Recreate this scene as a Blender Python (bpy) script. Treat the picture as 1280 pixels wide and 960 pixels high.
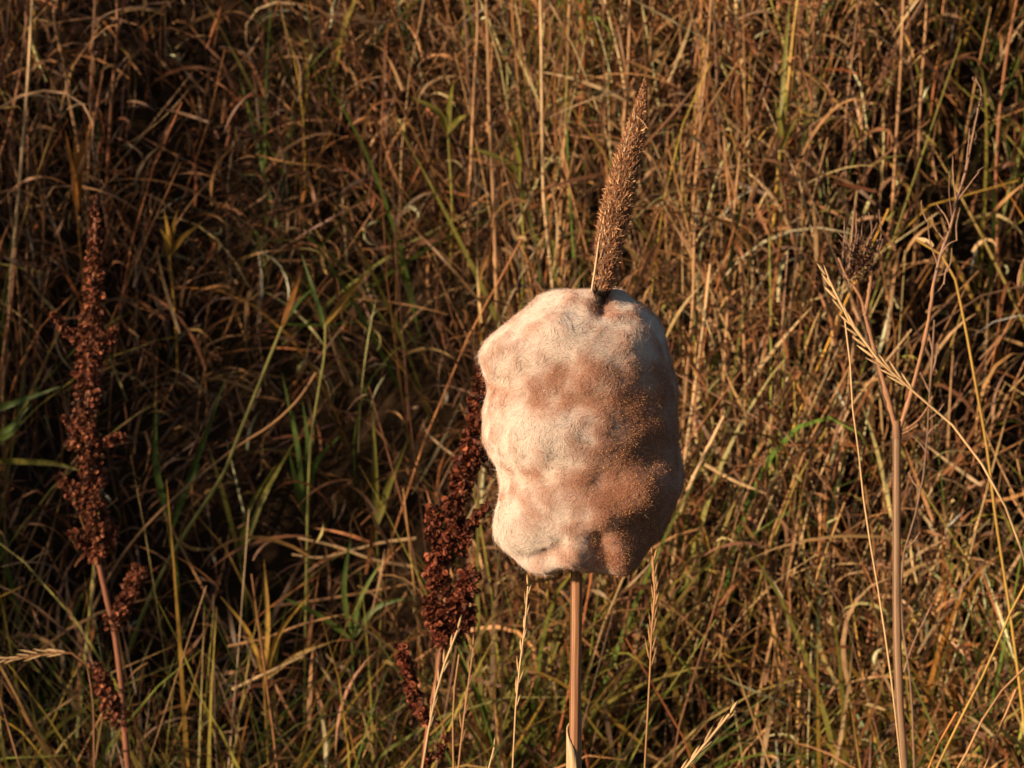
import bpy, math, random
import numpy as np
from mathutils import Vector, noise

rng = np.random.default_rng(11)
random.seed(11)
for o in list(bpy.data.objects):
    bpy.data.objects.remove(o)
scn = bpy.context.scene
COL = scn.collection

# ---------------------------------------------------------------- camera
CAM_Z, PITCH, TANH = 1.10, math.radians(-3.0), 0.18
cd = bpy.data.cameras.new('camera')
cd.sensor_width = 36.0
cd.lens = 18.0 / TANH
cd.clip_start, cd.clip_end = 0.02, 800.0
cam = bpy.data.objects.new('camera', cd)
COL.objects.link(cam)
cam.location = (0, 0, CAM_Z)
cam.rotation_euler = (math.pi / 2 + PITCH, 0, 0)
cd.dof.use_dof = True
cd.dof.focus_distance = 0.90
cd.dof.aperture_fstop = 56.0
scn.camera = cam

# ---------------------------------------------------------------- light
SUN_EL = math.radians(13.0)
SUN_AZ = math.radians(-125.0)            # clockwise from +Y, seen from above
to_sun = Vector((math.sin(SUN_AZ) * math.cos(SUN_EL), math.cos(SUN_AZ) * math.cos(SUN_EL), math.sin(SUN_EL)))
world = bpy.data.worlds.new('World')
scn.world = world
world.use_nodes = True
wn = world.node_tree
bg = wn.nodes['Background']
sky = wn.nodes.new('ShaderNodeTexSky')
sky.sky_type = 'NISHITA'
sky.sun_disc = False
sky.sun_elevation = SUN_EL
sky.sun_rotation = SUN_AZ
wn.links.new(sky.outputs[0], bg.inputs[0])
bg.inputs[1].default_value = 0.05
sl = bpy.data.lights.new('sun', 'SUN')
sl.energy = 5.0
sl.angle = math.radians(0.5)
sl.color = (1.0, 0.745, 0.48)
sun = bpy.data.objects.new('sun', sl)
COL.objects.link(sun)
sun.rotation_euler = to_sun.to_track_quat('Z', 'Y').to_euler()
sun.location = (-3, -2, 3)
scn.view_settings.view_transform = 'Standard'
scn.view_settings.look = 'None'
scn.view_settings.exposure = 0.66
scn.view_settings.gamma = 1.0
scn.render.engine = 'CYCLES'
scn.cycles.max_bounces = 5
scn.cycles.diffuse_bounces = 1
scn.cycles.glossy_bounces = 1
scn.cycles.transmission_bounces = 2

# ---------------------------------------------------------------- helpers
CP, SP = math.cos(PITCH), math.sin(PITCH)

def at(px, py, d):
    """photo pixel (1280x960) at a depth d metres along the view axis -> world point"""
    u = (px - 640.0) / 640.0 * TANH * d
    v = (480.0 - py) / 640.0 * TANH * d
    return np.array((u, d * CP - v * SP, CAM_Z + d * SP + v * CP))

def mmpx(d):
    return TANH * d / 640.0              # metres for one photo pixel at depth d

def ground_h(x, y):
    x = np.asarray(x, float); y = np.asarray(y, float)
    t = np.clip((y - 0.85 + 0.10 * np.sin(x * 1.7 + 0.6)) / 3.3, 0, 1)
    h = 2.6 * t * t * (3 - 2 * t)
    k = np.clip(1.5 - np.abs(y - 2.5) / 2.0, 0, 1)
    h = h + k * (0.045 * np.sin(x * 5.1 + y * 3.0) + 0.035 * np.sin(x * 9.3 - y * 6.1 + 1.3) + 0.02 * np.sin(x * 17 + y * 13))
    # hollows in the matted bank
    for cx, cy, sx, sy, dep in HOLLOWS:
        h = h - dep * np.exp(-((x - cx) / sx) ** 2 - ((y - cy) / sy) ** 2)
    return h

HOLLOWS = [(-0.15, 2.12, 0.20, 0.15, 0.24), (-0.03, 2.62, 0.09, 0.13, 0.28), (-0.27, 2.45, 0.10, 0.11, 0.22),
           (0.36, 2.1, 0.09, 0.14, 0.20), (0.12, 1.86, 0.08, 0.06, 0.10)]

def link(name, mesh, mat, parent=None):
    o = bpy.data.objects.new(name, mesh)
    if mat is not None and not mesh.materials:
        mesh.materials.append(mat)
    COL.objects.link(o)
    if parent is not None:
        o.parent = parent
    return o

def tag(o, label=None, cat=None, group=None, kind=None):
    if label: o['label'] = label
    if cat: o['category'] = cat
    if group: o['group'] = group
    if kind: o['kind'] = kind
    return o

def empty(name, loc, label=None, cat=None, group=None):
    o = bpy.data.objects.new(name, None)
    o.empty_display_size = 0.02
    o.location = loc
    COL.objects.link(o)
    return tag(o, label, cat, group)

def mesh_from(V, F, C=None, name='mesh', smooth=True, origin=None):
    """V (n,3); F (m,k) array of equal-size faces or a list of such arrays; C (n,3) linear colour"""
    V = np.asarray(V, np.float32)
    if origin is not None:
        V = V - np.asarray(origin, np.float32)
    Fs = F if isinstance(F, list) else [F]
    Fs = [np.asarray(f, np.int32) for f in Fs if len(f)]
    me = bpy.data.meshes.new(name)
    me.vertices.add(len(V))
    me.vertices.foreach_set('co', V.ravel())
    li = np.concatenate([f.ravel() for f in Fs])
    sizes = np.concatenate([np.full(len(f), f.shape[1], np.int32) for f in Fs])
    starts = np.concatenate([[0], np.cumsum(sizes)[:-1]]).astype(np.int32)
    me.loops.add(len(li))
    me.loops.foreach_set('vertex_index', li)
    me.polygons.add(len(sizes))
    me.polygons.foreach_set('loop_start', starts)
    me.polygons.foreach_set('loop_total', sizes)
    if smooth:
        me.polygons.foreach_set('use_smooth', np.ones(len(sizes), bool))
    if C is not None:
        a = me.color_attributes.new('tint', 'FLOAT_COLOR', 'POINT')
        c4 = np.ones((len(V), 4), np.float32)
        c4[:, :3] = C
        a.data.foreach_set('color', c4.ravel())
    me.update(calc_edges=True)
    me.validate()
    return me

def unit(a):
    return a / np.maximum(np.linalg.norm(a, axis=-1, keepdims=True), 1e-9)

def ribbons(root, d0, axis, length, width, curl, K, col, power=1.3, psi=0.0, twist=0.0, taper='leaf', tipcol=None, crease=0.0):
    """many blades at once. returns V, F, C"""
    N = len(root)
    d0 = unit(d0)
    axis = unit(axis - d0 * (axis * d0).sum(1, keepdims=True))
    b = np.cross(axis, d0)
    s = np.linspace(0, 1, K + 1)
    th = curl[:, None] * s[None, :] ** power
    D = d0[:, None, :] * np.cos(th)[..., None] + b[:, None, :] * np.sin(th)[..., None]
    seg = (length / K)[:, None, None]
    P = np.zeros((N, K + 1, 3))
    P[:, 1:] = np.cumsum((D[:, :-1] + D[:, 1:]) * 0.5 * seg, axis=1)
    P += root[:, None, :]
    psi = np.broadcast_to(psi, (N,)); twist = np.broadcast_to(twist, (N,))
    ps = psi[:, None] + twist[:, None] * s[None, :]
    nb = np.cross(np.broadcast_to(axis[:, None, :], D.shape), D)
    side = axis[:, None, :] * np.cos(ps)[..., None] + nb * np.sin(ps)[..., None]
    if taper == 'leaf':
        w = np.clip(np.minimum(0.55 + s * 2.0, 1.0) * (1 - s ** 2.2), 0.04, 1)
    elif taper == 'hair':
        w = 1 - 0.75 * s
    else:
        w = 1 - 0.45 * s
    W = 0.5 * width[:, None, None] * w[None, :, None]
    A, B = P - side * W, P + side * W
    V = np.stack([A, B], axis=2).reshape(-1, 3)
    base = (np.arange(N) * (K + 1) * 2)[:, None] + (np.arange(K) * 2)[None, :]
    F = np.stack([base, base + 1, base + 3, base + 2], axis=-1).reshape(-1, 4)
    C = np.repeat(np.repeat(col[:, None, :], K + 1, axis=1), 2, axis=1)
    if tipcol is not None:
        T = np.repeat(np.repeat(tipcol[:, None, :], K + 1, axis=1), 2, axis=1)
        q = np.repeat(s, 2)[None, :, None] ** 1.6
        C = C * (1 - q) + T * q
    return V, F, C.reshape(-1, 3)

def straws(root, d0, axis, length, rad, curl, K, col, sides=3):
    N = len(root)
    d0 = unit(d0)
    axis = unit(axis - d0 * (axis * d0).sum(1, keepdims=True))
    b = np.cross(axis, d0)
    s = np.linspace(0, 1, K + 1)
    th = curl[:, None] * s[None, :] ** 1.5
    D = d0[:, None, :] * np.cos(th)[..., None] + b[:, None, :] * np.sin(th)[..., None]
    P = np.zeros((N, K + 1, 3))
    P[:, 1:] = np.cumsum((D[:, :-1] + D[:, 1:]) * 0.5 * (length / K)[:, None, None], axis=1)
    P += root[:, None, :]
    nb = np.cross(np.broadcast_to(axis[:, None, :], D.shape), D)
    ang = np.arange(sides) / sides * 2 * math.pi
    R = rad[:, None] * (1 - 0.55 * s)[None, :]
    ring = axis[:, None, None, :] * np.cos(ang)[None, None, :, None] + nb[:, :, None, :] * np.sin(ang)[None, None, :, None]
    V = (P[:, :, None, :] + ring * R[:, :, None, None]).reshape(-1, 3)
    base = (np.arange(N) * (K + 1) * sides)[:, None, None] + (np.arange(K) * sides)[None, :, None]
    j = np.arange(sides)[None, None, :]; j2 = (j + 1) % sides
    F = np.stack([base + j, base + j2, base + sides + j2, base + sides + j], axis=-1).reshape(-1, 4)
    C = np.repeat(col, (K + 1) * sides, axis=0)
    return V, F, C

class MB:
    """collects shapes into one mesh"""
    def __init__(s): s.V = []; s.C = []; s.F3 = []; s.F4 = []; s.n = 0
    def add(s, V, F, C):
        F = np.asarray(F)
        (s.F4 if F.shape[1] == 4 else s.F3).append(F + s.n)
        s.V.append(np.asarray(V, float)); C = np.asarray(C, float)
        s.C.append(np.broadcast_to(C, (len(V), 3)) if C.ndim == 1 else C)
        s.n += len(V)
    def build(s, name, mat, parent=None, origin=None, smooth=True):
        F = [np.concatenate(f) for f in (s.F4, s.F3) if f]
        if origin is None and parent is not None:
            # parents sit unrotated, so the part's mesh is stored relative to the top-level base
            p = parent
            org = np.zeros(3)
            while p is not None:
                org = org + np.array(p.location); p = p.parent
            origin = org
        o = link(name, mesh_from(np.concatenate(s.V), F, np.concatenate(s.C), name, smooth, origin), mat, parent)
        if parent is None and origin is not None:
            o.location = origin
        return o

def spline(pts, n):
    """smooth curve through pts (chord-length Hermite, no overshoot), n points evenly spaced along it"""
    P = np.asarray(pts, float)
    h = np.linalg.norm(np.diff(P, axis=0), axis=1) + 1e-9
    t = np.concatenate([[0], np.cumsum(h)])
    if len(P) > 2:
        dl = np.diff(P, axis=0) / h[:, None]
        m = np.vstack([dl[0], (dl[:-1] * h[1:, None] + dl[1:] * h[:-1, None]) / (h[1:] + h[:-1])[:, None], dl[-1]])
        u = np.linspace(0, t[-1], 24 * len(P))
        k = np.clip(np.searchsorted(t, u, 'right') - 1, 0, len(h) - 1)
        f = ((u - t[k]) / h[k])[:, None]
        H = h[k][:, None]
        Q = (2 * f ** 3 - 3 * f ** 2 + 1) * P[k] + (f ** 3 - 2 * f ** 2 + f) * H * m[k] + (-2 * f ** 3 + 3 * f ** 2) * P[k + 1] + (f ** 3 - f ** 2) * H * m[k + 1]
    else:
        Q = P
    L = np.concatenate([[0], np.cumsum(np.linalg.norm(np.diff(Q, axis=0), axis=1))])
    w = np.linspace(0, L[-1], n)
    return np.stack([np.interp(w, L, Q[:, c]) for c in range(3)], 1)

def tube(path, rad, sides=8, ridges=None, cap=True):
    P = np.asarray(path, float); n = len(P)
    rad = np.broadcast_to(np.asarray(rad, float), (n,))
    T = unit(np.gradient(P, axis=0))
    ref = np.array((0.13, -0.97, 0.2))
    A = unit(np.cross(T, ref)); B = np.cross(T, A)
    ang = np.arange(sides) / sides * 2 * math.pi
    rr = np.ones(sides) if ridges is None else ridges
    V = P[:, None, :] + (A[:, None, :] * (np.cos(ang) * rr)[None, :, None] + B[:, None, :] * (np.sin(ang) * rr)[None, :, None]) * rad[:, None, None]
    V = V.reshape(-1, 3)
    i = (np.arange(n - 1) * sides)[:, None]; j = np.arange(sides)[None, :]; j2 = (j + 1) % sides
    F = np.stack([i + j, i + j2, i + sides + j2, i + sides + j], -1).reshape(-1, 4)
    return V, F

def add_tube(mb, path, rad, col, sides=8, ridges=None, caps=True):
    V, F = tube(path, rad, sides, ridges)
    mb.add(V, F, col)
    if caps:
        for e, ring in ((0, np.arange(sides)), (-1, np.arange(sides) + (len(path) - 1) * sides)):
            c = np.asarray(path)[e]
            vv = np.vstack([V[ring], c[None]])
            f = np.array([[k, (k + 1) % sides, sides] for k in range(sides)])
            cc = np.asarray(col, float)
            mb.add(vv, f, cc if cc.ndim == 1 else np.vstack([cc[ring], cc[ring][:1]]))

def fbm(p, octs=3):
    v, a, f = 0.0, 0.5, 1.0
    for _ in range(octs):
        v += a * noise.noise(Vector(p) * f); a *= 0.5; f *= 2.03
    return v

# ---------------------------------------------------------------- materials
def tint_mat(name, rough=0.65, spec=0.25, trans=0.0, grain=0.25, grain_scale=400.0, bump=0.0, sat_noise=True, stretch=(1, 1, 1), sheen=0.0, drough=0.2):
    m = bpy.data.materials.new(name); m.use_nodes = True
    nt = m.node_tree; N = nt.nodes; L = nt.links
    p = N['Principled BSDF']; out = N['Material Output']
    a = N.new('ShaderNodeAttribute'); a.attribute_name = 'tint'
    tc = N.new('ShaderNodeTexCoord')
    mp = N.new('ShaderNodeMapping'); mp.inputs['Scale'].default_value = stretch
    nz = N.new('ShaderNodeTexNoise'); nz.inputs['Scale'].default_value = grain_scale; nz.inputs['Detail'].default_value = 4
    L.new(tc.outputs['Object'], mp.inputs[0]); L.new(mp.outputs[0], nz.inputs['Vector'])
    mr = N.new('ShaderNodeMapRange'); mr.inputs[1].default_value = 0.25; mr.inputs[2].default_value = 0.75
    mr.inputs[3].default_value = 1 - grain; mr.inputs[4].default_value = 1 + grain
    L.new(nz.outputs[0], mr.inputs[0])
    mx = N.new('ShaderNodeVectorMath'); mx.operation = 'SCALE'
    L.new(a.outputs['Color'], mx.inputs[0]); L.new(mr.outputs[0], mx.inputs['Scale'])
    L.new(mx.outputs[0], p.inputs['Base Color'])
    p.inputs['Roughness'].default_value = rough
    p.inputs['Specular IOR Level'].default_value = spec
    p.inputs['Diffuse Roughness'].default_value = drough
    if sheen:
        p.inputs['Sheen Weight'].default_value = sheen
    if bump:
        bp = N.new('ShaderNodeBump'); bp.inputs['Strength'].default_value = bump; bp.inputs['Distance'].default_value = 0.0006
        L.new(nz.outputs[0], bp.inputs['Height']); L.new(bp.outputs[0], p.inputs['Normal'])
    if trans:
        t = N.new('ShaderNodeBsdfTranslucent'); L.new(mx.outputs[0], t.inputs[0])
        ms = N.new('ShaderNodeMixShader'); ms.inputs[0].default_value = trans
        L.new(p.outputs[0], ms.inputs[1]); L.new(t.outputs[0], ms.inputs[2]); L.new(ms.outputs[0], out.inputs[0])
    return m

M_GRASS = tint_mat('dry_grass', 0.55, 0.35, trans=0.16, grain=0.35, grain_scale=160)
M_GREEN = tint_mat('green_grass', 0.5, 0.35, trans=0.22, grain=0.25, grain_scale=200)
M_STALK = tint_mat('straw_stalk', 0.5, 0.4, trans=0.0, grain=0.3, grain_scale=90, stretch=(1, 1, 0.15))
M_CANE = tint_mat('cattail_stem', 0.45, 0.4, grain=0.28, grain_scale=1500, stretch=(1, 1, 0.02), bump=0.25)
M_FLUFF = tint_mat('cattail_fluff', 0.9, 0.1, grain=0.30, grain_scale=2400, bump=0.4, sheen=0.15, drough=1.0)
M_HAIR = tint_mat('fluff_hair', 0.38, 0.6, trans=0.4, grain=0.1, grain_scale=900, drough=1.0)
M_BRISTLE = tint_mat('spike_bristle', 0.6, 0.25, trans=0.2, grain=0.25, grain_scale=900, drough=0.8)
M_SEED = tint_mat('dock_seed', 0.6, 0.15, trans=0.06, grain=0.35, grain_scale=700)
M_TWIG = tint_mat('dry_twig', 0.6, 0.3, grain=0.3, grain_scale=600, stretch=(1, 1, 0.2), bump=0.2)

def soil_mat():
    m = bpy.data.materials.new('damp_soil'); m.use_nodes = True
    nt = m.node_tree; N = nt.nodes; L = nt.links; p = N['Principled BSDF']
    tc = N.new('ShaderNodeTexCoord'); nz = N.new('ShaderNodeTexNoise'); nz.inputs['Scale'].default_value = 14; nz.inputs['Detail'].default_value = 8
    L.new(tc.outputs['Object'], nz.inputs['Vector'])
    cr = N.new('ShaderNodeValToRGB')
    cr.color_ramp.elements[0].position = 0.3; cr.color_ramp.elements[0].color = (0.012, 0.007, 0.004, 1)
    cr.color_ramp.elements[1].position = 0.75; cr.color_ramp.elements[1].color = (0.040, 0.023, 0.012, 1)
    L.new(nz.outputs[0], cr.inputs[0]); L.new(cr.outputs[0], p.inputs['Base Color'])
    p.inputs['Roughness'].default_value = 0.95; p.inputs['Specular IOR Level'].default_value = 0.1
    bp = N.new('ShaderNodeBump'); bp.inputs['Strength'].default_value = 0.8; bp.inputs['Distance'].default_value = 0.02
    L.new(nz.outputs[0], bp.inputs['Height']); L.new(bp.outputs[0], p.inputs['Normal'])
    return m
M_SOIL = soil_mat()

# ---------------------------------------------------------------- ground
def axis_grid(lo, hi, fine_lo, fine_hi, step):
    f = np.arange(fine_lo, fine_hi + 1e-6, step)
    a = fine_lo - np.geomspace(step, fine_lo - lo, 26)[::-1]
    b = fine_hi + np.geomspace(step, hi - fine_hi, 26)
    return np.concatenate([a, f, b])
gx = axis_grid(-300, 300, -2.5, 2.5, 0.05)
gy = axis_grid(-300, 300, 0.2, 5.0, 0.05)
X, Y = np.meshgrid(gx, gy)
Z = ground_h(X, Y)
nxg, nyg = len(gx), len(gy)
idx = (np.arange(nyg - 1) * nxg)[:, None] + np.arange(nxg - 1)[None, :]
gF = np.stack([idx, idx + 1, idx + nxg + 1, idx + nxg], -1).reshape(-1, 4)
ground = link('ground', mesh_from(np.stack([X, Y, Z], -1).reshape(-1, 3), gF, None, 'ground'), M_SOIL)
tag(ground, kind='structure')

# ---------------------------------------------------------------- grass masses on the bank (uncountable)
PAL = {
    'straw': (0.38, 0.20, 0.085), 'pale': (0.56, 0.37, 0.19), 'brown': (0.19, 0.083, 0.034), 'dark': (0.075, 0.032, 0.015),
    'grey': (0.20, 0.12, 0.075), 'green': (0.090, 0.140, 0.026), 'ygreen': (0.24, 0.22, 0.045), 'yellow': (0.42, 0.25, 0.05),
    'orange': (0.44, 0.18, 0.035), 'rust': (0.27, 0.10, 0.035),
}
def pal(names, weights, n, jit=0.28):
    w = np.array(weights, float); w /= w.sum()
    P = np.array([PAL[k] for k in names])
    c = P[rng.choice(len(names), n, p=w)]
    return np.clip(c * np.exp(rng.normal(0, jit, (n, 1))) * (1 + rng.normal(0, 0.06, (n, 3))), 0.004, 0.60)

def patch(x, y, f, seed):
    """cheap smooth noise, about -1..1"""
    r = np.random.default_rng(seed); v = 0
    for k in range(5):
        a = r.uniform(0, 6.283); q = f * r.uniform(0.6, 1.7)
        v = v + np.sin((x * math.cos(a) + y * math.sin(a)) * q + r.uniform(0, 6.283))
    return v / 2.6

def scatter(n, x0, x1, y0, y1, f=7.0, seed=1, thresh=-0.9, soft=0.8):
    xs, ys = [], []
    tot = 0
    while tot < n:
        x = rng.uniform(x0, x1, n); y = rng.uniform(y0, y1, n)
        keep = rng.uniform(0, 1, n) < np.clip((patch(x, y, f, seed) - thresh) / soft, 0.03, 1)
        xs.append(x[keep]); ys.append(y[keep]); tot += keep.sum()
    x = np.concatenate(xs)[:n]; y = np.concatenate(ys)[:n]
    return x, y

def hollow_w(x, y):
    w = np.zeros_like(x)
    for cx, cy, sx, sy, dep in HOLLOWS:
        w = np.maximum(w, np.exp(-((x - cx) / sx) ** 2 - ((y - cy) / sy) ** 2))
    return w

def stuff(name, parts, mat, label, cat):
    mb = MB()
    for V, F, C in parts: mb.add(V, F, C)
    o = mb.build(name, mat)
    return tag(o, label, cat, kind='stuff')

def rdir(n, up, spread):
    d = rng.normal(0, spread, (n, 3)); d[:, 2] += up
    return unit(d)

DOWN = np.array((0, 0, -1.0))
parts = []
# dead curled leaves, matted
def thatch(n, x0, x1, y0, y1, lmul=1.0, K=6, seed=3, lift=0.0, thin=0.90, deep=1.0):
    x, y = scatter(n, x0, x1, y0, y1, 8.0, seed)
    hw = hollow_w(x, y)
    k = rng.uniform(0, 1, n) > hw * thin
    x, y = x[k], y[k]; n = len(x)
    z = ground_h(x, y) + lift * (1 + 0.8 * patch(x, y, 9, 23)) + deep * rng.uniform(0, 1, n) ** 1.5 * (0.20 + 0.10 * patch(x, y, 6, 21)).clip(0.04, 0.3)
    d = rdir(n, 0.75, 0.6)
    ax = np.cross(d, DOWN + rng.normal(0, 0.55, (n, 3)))
    L = rng.gamma(2.4, 0.021, n).clip(0.016, 0.16) * lmul
    W = rng.uniform(0.0012, 0.0034, n) * (0.75 + lmul * 0.25)
    curl = rng.normal(1.3, 1.0, n)
    right = np.clip((x + 0.15) / 0.5, 0, 1)[:, None]
    ca = pal(['brown', 'dark', 'grey', 'straw', 'rust', 'pale'], [5, 4.5, 2.6, 3.0, 0.9, 0.8], n, 0.45)  # left mix weighted dark, putting part of the bank's shade into the colour
    cb = pal(['brown', 'straw', 'rust', 'pale', 'dark', 'ygreen'], [4, 4.0, 1.1, 2.4, 3.4, 1.0], n, 0.45)
    c = ca * (1 - right) + cb * right
    return ribbons(np.stack([x, y, z], 1), d, ax, L, W, curl, K, c, power=1.2, psi=rng.normal(0, 0.5, n), twist=rng.normal(0, 1.6, n))
parts.append(thatch(82000, -1.1, 1.1, 1.25, 3.3))
parts.append(thatch(16000, -0.9, 0.9, 1.4, 3.1, 1.0, 5, 14, 0.0, 0.2, 0.25))
parts.append(thatch(13000, -0.8, 0.8, 1.5, 3.0, 1.1, 8, 7, 0.06))
parts.append(thatch(10000, -2.6, 2.6, 0.9, 4.6, 1.7, 5, 5))
stuff('dead_grass_mat', parts, M_GRASS, 'mat of curled brown dead grass leaves covering the bank', 'dead grass')

# thin straws
def strawfield(n, x0, x1, y0, y1, hmin, hmax, lean, seed, tone, rmul=1.0):
    x, y = scatter(n, x0, x1, y0, y1, 9.0, seed, -0.5, 1.0)
    k = rng.uniform(0, 1, len(x)) > hollow_w(x, y) * 0.92
    x, y = x[k], y[k]; n = len(x)
    z = ground_h(x, y) - 0.01
    lx = patch(x, y, 4, seed + 40) * 0.10
    d = np.stack([lx + rng.normal(0, lean, n) + 0.05, -0.10 + rng.normal(0, lean, n), np.ones(n)], 1)
    L = rng.uniform(hmin, hmax, n)
    ax = np.cross(d, DOWN + rng.normal(0, 0.5, (n, 3)))
    return straws(np.stack([x, y, z], 1), d, ax, L, rng.uniform(0.0006, 0.0014, n) * rmul, rng.gamma(1.5, 0.36, n), 4, pal(*tone, n))
WARM = (['straw', 'pale', 'brown', 'rust', 'orange', 'yellow', 'ygreen'], [5, 3.2, 2.6, 1.2, 0.4, 0.7, 0.8])
DULL = (['brown', 'grey', 'straw', 'dark', 'rust'], [4, 2.5, 2.2, 2, 1])
parts = [strawfield(4400, 0.0, 1.1, 1.45, 3.2, 0.10, 0.30, 0.19, 8, WARM),
         strawfield(2000, -1.1, 0.05, 1.45, 3.2, 0.10, 0.27, 0.27, 9, DULL),
         strawfield(420, -1.1, 1.1, 1.4, 3.2, 0.12, 0.30, 0.5, 10, WARM),
         strawfield(3000, -2.6, 2.6, 1.0, 4.6, 0.2, 0.5, 0.25, 12, DULL)]
stuff('dry_straw_mass', parts, M_STALK, 'mass of thin dry straws standing through the matted bank grass', 'dry grass')

# unseen stand of tall dry grass, added out of frame to shade the slope
n = 850
x = rng.normal(-1.32, 0.16, n); y = rng.normal(1.62, 0.20, n)
z = ground_h(x, y)
d = np.stack([rng.normal(0.05, 0.10, n), rng.normal(0, 0.10, n), np.ones(n)], 1)
tall = straws(np.stack([x, y, z], 1), d, np.cross(d, DOWN + rng.normal(0, .5, (n, 3))), rng.uniform(0.8, 1.5, n), rng.uniform(0.0012, 0.0024, n), rng.gamma(2, 0.2, n), 6, pal(*WARM, n))
n = 1300
x = rng.normal(-1.32, 0.18, n); y = rng.normal(1.62, 0.22, n)
z = ground_h(x, y) + rng.uniform(0, 0.8, n)
d = rdir(n, 1.0, 0.4)
tl = ribbons(np.stack([x, y, z], 1), d, np.cross(d, DOWN + rng.normal(0, .3, (n, 3))), rng.uniform(0.25, 0.6, n), rng.uniform(0.005, 0.010, n), rng.uniform(0.5, 2.2, n), 6, pal(['straw', 'brown', 'yellow'], [4, 3, 1], n))
stuff('added_shade_grass', [tall, tl], M_GRASS, 'unseen stand of tall dry grass added to shade the bank', 'tall grass')

# green and yellowing blades, in tufts
def tufts(nt_, per, x0, x1, y0, y1, hmin, hmax, names, wts, seed, wmin=0.002, wmax=0.0045):
    tx, ty = scatter(nt_, x0, x1, y0, y1, 6.0, seed, -0.6, 1.0)
    kp = rng.uniform(0, 1, nt_) > 0.85 * hollow_w(tx, ty)
    tx, ty = tx[kp], ty[kp]; nt_ = len(tx)
    n = nt_ * per
    x = np.repeat(tx, per) + rng.normal(0, 0.014, n); y = np.repeat(ty, per) + rng.normal(0, 0.014, n)
    z = ground_h(x, y) - 0.005
    lean = np.repeat(rng.normal(0, 0.30, (nt_, 2)), per, axis=0) + rng.normal(0, 0.24, (n, 2))
    d = np.column_stack([lean[:, 0] + 0.12, lean[:, 1] - 0.12, np.ones(n)])
    ax = np.cross(d, DOWN + rng.normal(0, 0.25, (n, 3)))
    c = pal(names, wts, n, 0.2)
    tip = pal(['yellow', 'straw', 'orange', 'ygreen'], [2, 3, 0.7, 2], n, 0.2)
    mixk = rng.uniform(0, 1, (n, 1)) ** 2
    tip = tip * mixk + c * (1 - mixk)
    return ribbons(np.stack([x, y, z], 1), d, ax, rng.uniform(hmin, hmax, n), rng.uniform(wmin, wmax, n), rng.gamma(2.2, 0.35, n), 7, c, power=1.7,
                   psi=rng.normal(0, 0.6, n), twist=rng.normal(0, 0.5, n), tipcol=tip)
parts = [tufts(330, 9, -0.75, 0.04, 1.42, 1.95, 0.16, 0.38, ['green', 'ygreen', 'yellow', 'straw'], [4.5, 4.5, 1.5, 2.5], 31, 0.0020, 0.0046),
         tufts(120, 7, -0.75, 0.15, 1.9, 2.9, 0.14, 0.30, ['green', 'ygreen', 'yellow'], [4, 3, 1.5], 32),
         tufts(520, 6, 0.0, 0.85, 1.5, 3.1, 0.14, 0.34, ['green', 'ygreen', 'yellow', 'orange'], [4.5, 4.5, 1.4, 0.5], 33),
         tufts(250, 6, -2.4, 2.4, 1.0, 4.4, 0.2, 0.4, ['green', 'ygreen', 'yellow'], [4, 3, 1], 34)]
stuff('green_grass_mass', parts, M_GREEN, 'green and yellowing grass blades growing through the dead bank grass', 'grass')

# ================================================================ THINGS
def lin(*c): return np.array(c, float)

# ---------------------------------------------------------------- the cattail
DC = 0.92
U = mmpx(DC)                       # one photo pixel at the cattail, in metres
def hz(x, y):                      # traced outline (2.4x enlargement of the head) -> photo pixel
    return 560 + x / 2.4, 330 + y / 2.4
base_xy = at(718, 960, DC)
cat_base = np.array((base_xy[0] - 0.004, base_xy[1] + 0.01, float(ground_h(base_xy[0], base_xy[1])) - 0.01))
cattail = empty('cattail', cat_base, 'cattail with a swollen cream fluffy seed head and a thin brown spike on top', 'cattail')

# outline of the fluffy head: (height, left edge, right edge)
PROF = [(104, 448, 470), (92, 425, 490), (80, 380, 500), (74, 345, 515), (80, 312, 530), (95, 275, 545), (118, 247, 573), (140, 222, 602), (165, 190, 628), (200, 150, 650), (235, 116, 657),
        (262, 103, 661), (285, 100, 667), (312, 104, 675), (345, 114, 684), (378, 115, 690), (415, 108, 690), (455, 103, 687), (500, 103, 690), (538, 108, 695), (568, 124, 700),
        (600, 140, 706), (640, 151, 706), (680, 153, 698), (720, 150, 682), (765, 147, 660), (800, 152, 637), (832, 166, 614), (862, 188, 594), (884, 212, 572), (898, 238, 548), (905, 270, 515),
        (903, 305, 475), (895, 340, 435), (884, 368, 405), (876, 380, 392)]
PR = np.array(PROF, float)
arc = np.concatenate([[0], np.cumsum(np.abs(np.diff(PR[:, 0])) + 0.5 * np.abs(np.diff(PR[:, 2] - PR[:, 1])))])
NR, NS = 300, 420
q = np.linspace(0, arc[-1], NR)
def smooth_interp(col, win=7):
    v = np.interp(q, arc, PR[:, col])
    k = np.ones(win) / win
    vp = np.concatenate([np.full(win, v[0]), v, np.full(win, v[-1])])
    return np.convolve(vp, k, 'same')[win:-win]
py_, l_, r_ = smooth_interp(0), smooth_interp(1), smooth_interp(2)
cxp, hw = (l_ + r_) / 2, (r_ - l_) / 2
th = np.arange(NS) / NS * 2 * math.pi                  # 0 = right, pi/2 = towards the camera
gxp = cxp[:, None] + hw[:, None] * np.cos(th)[None]     # outline pixels across
gyp = np.repeat(py_[:, None], NS, 1)
# depth: rounder section, a little flatter front to back
gdp = 0.93 * hw[:, None] * np.sin(th)[None] * np.ones((NR, 1))
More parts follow.
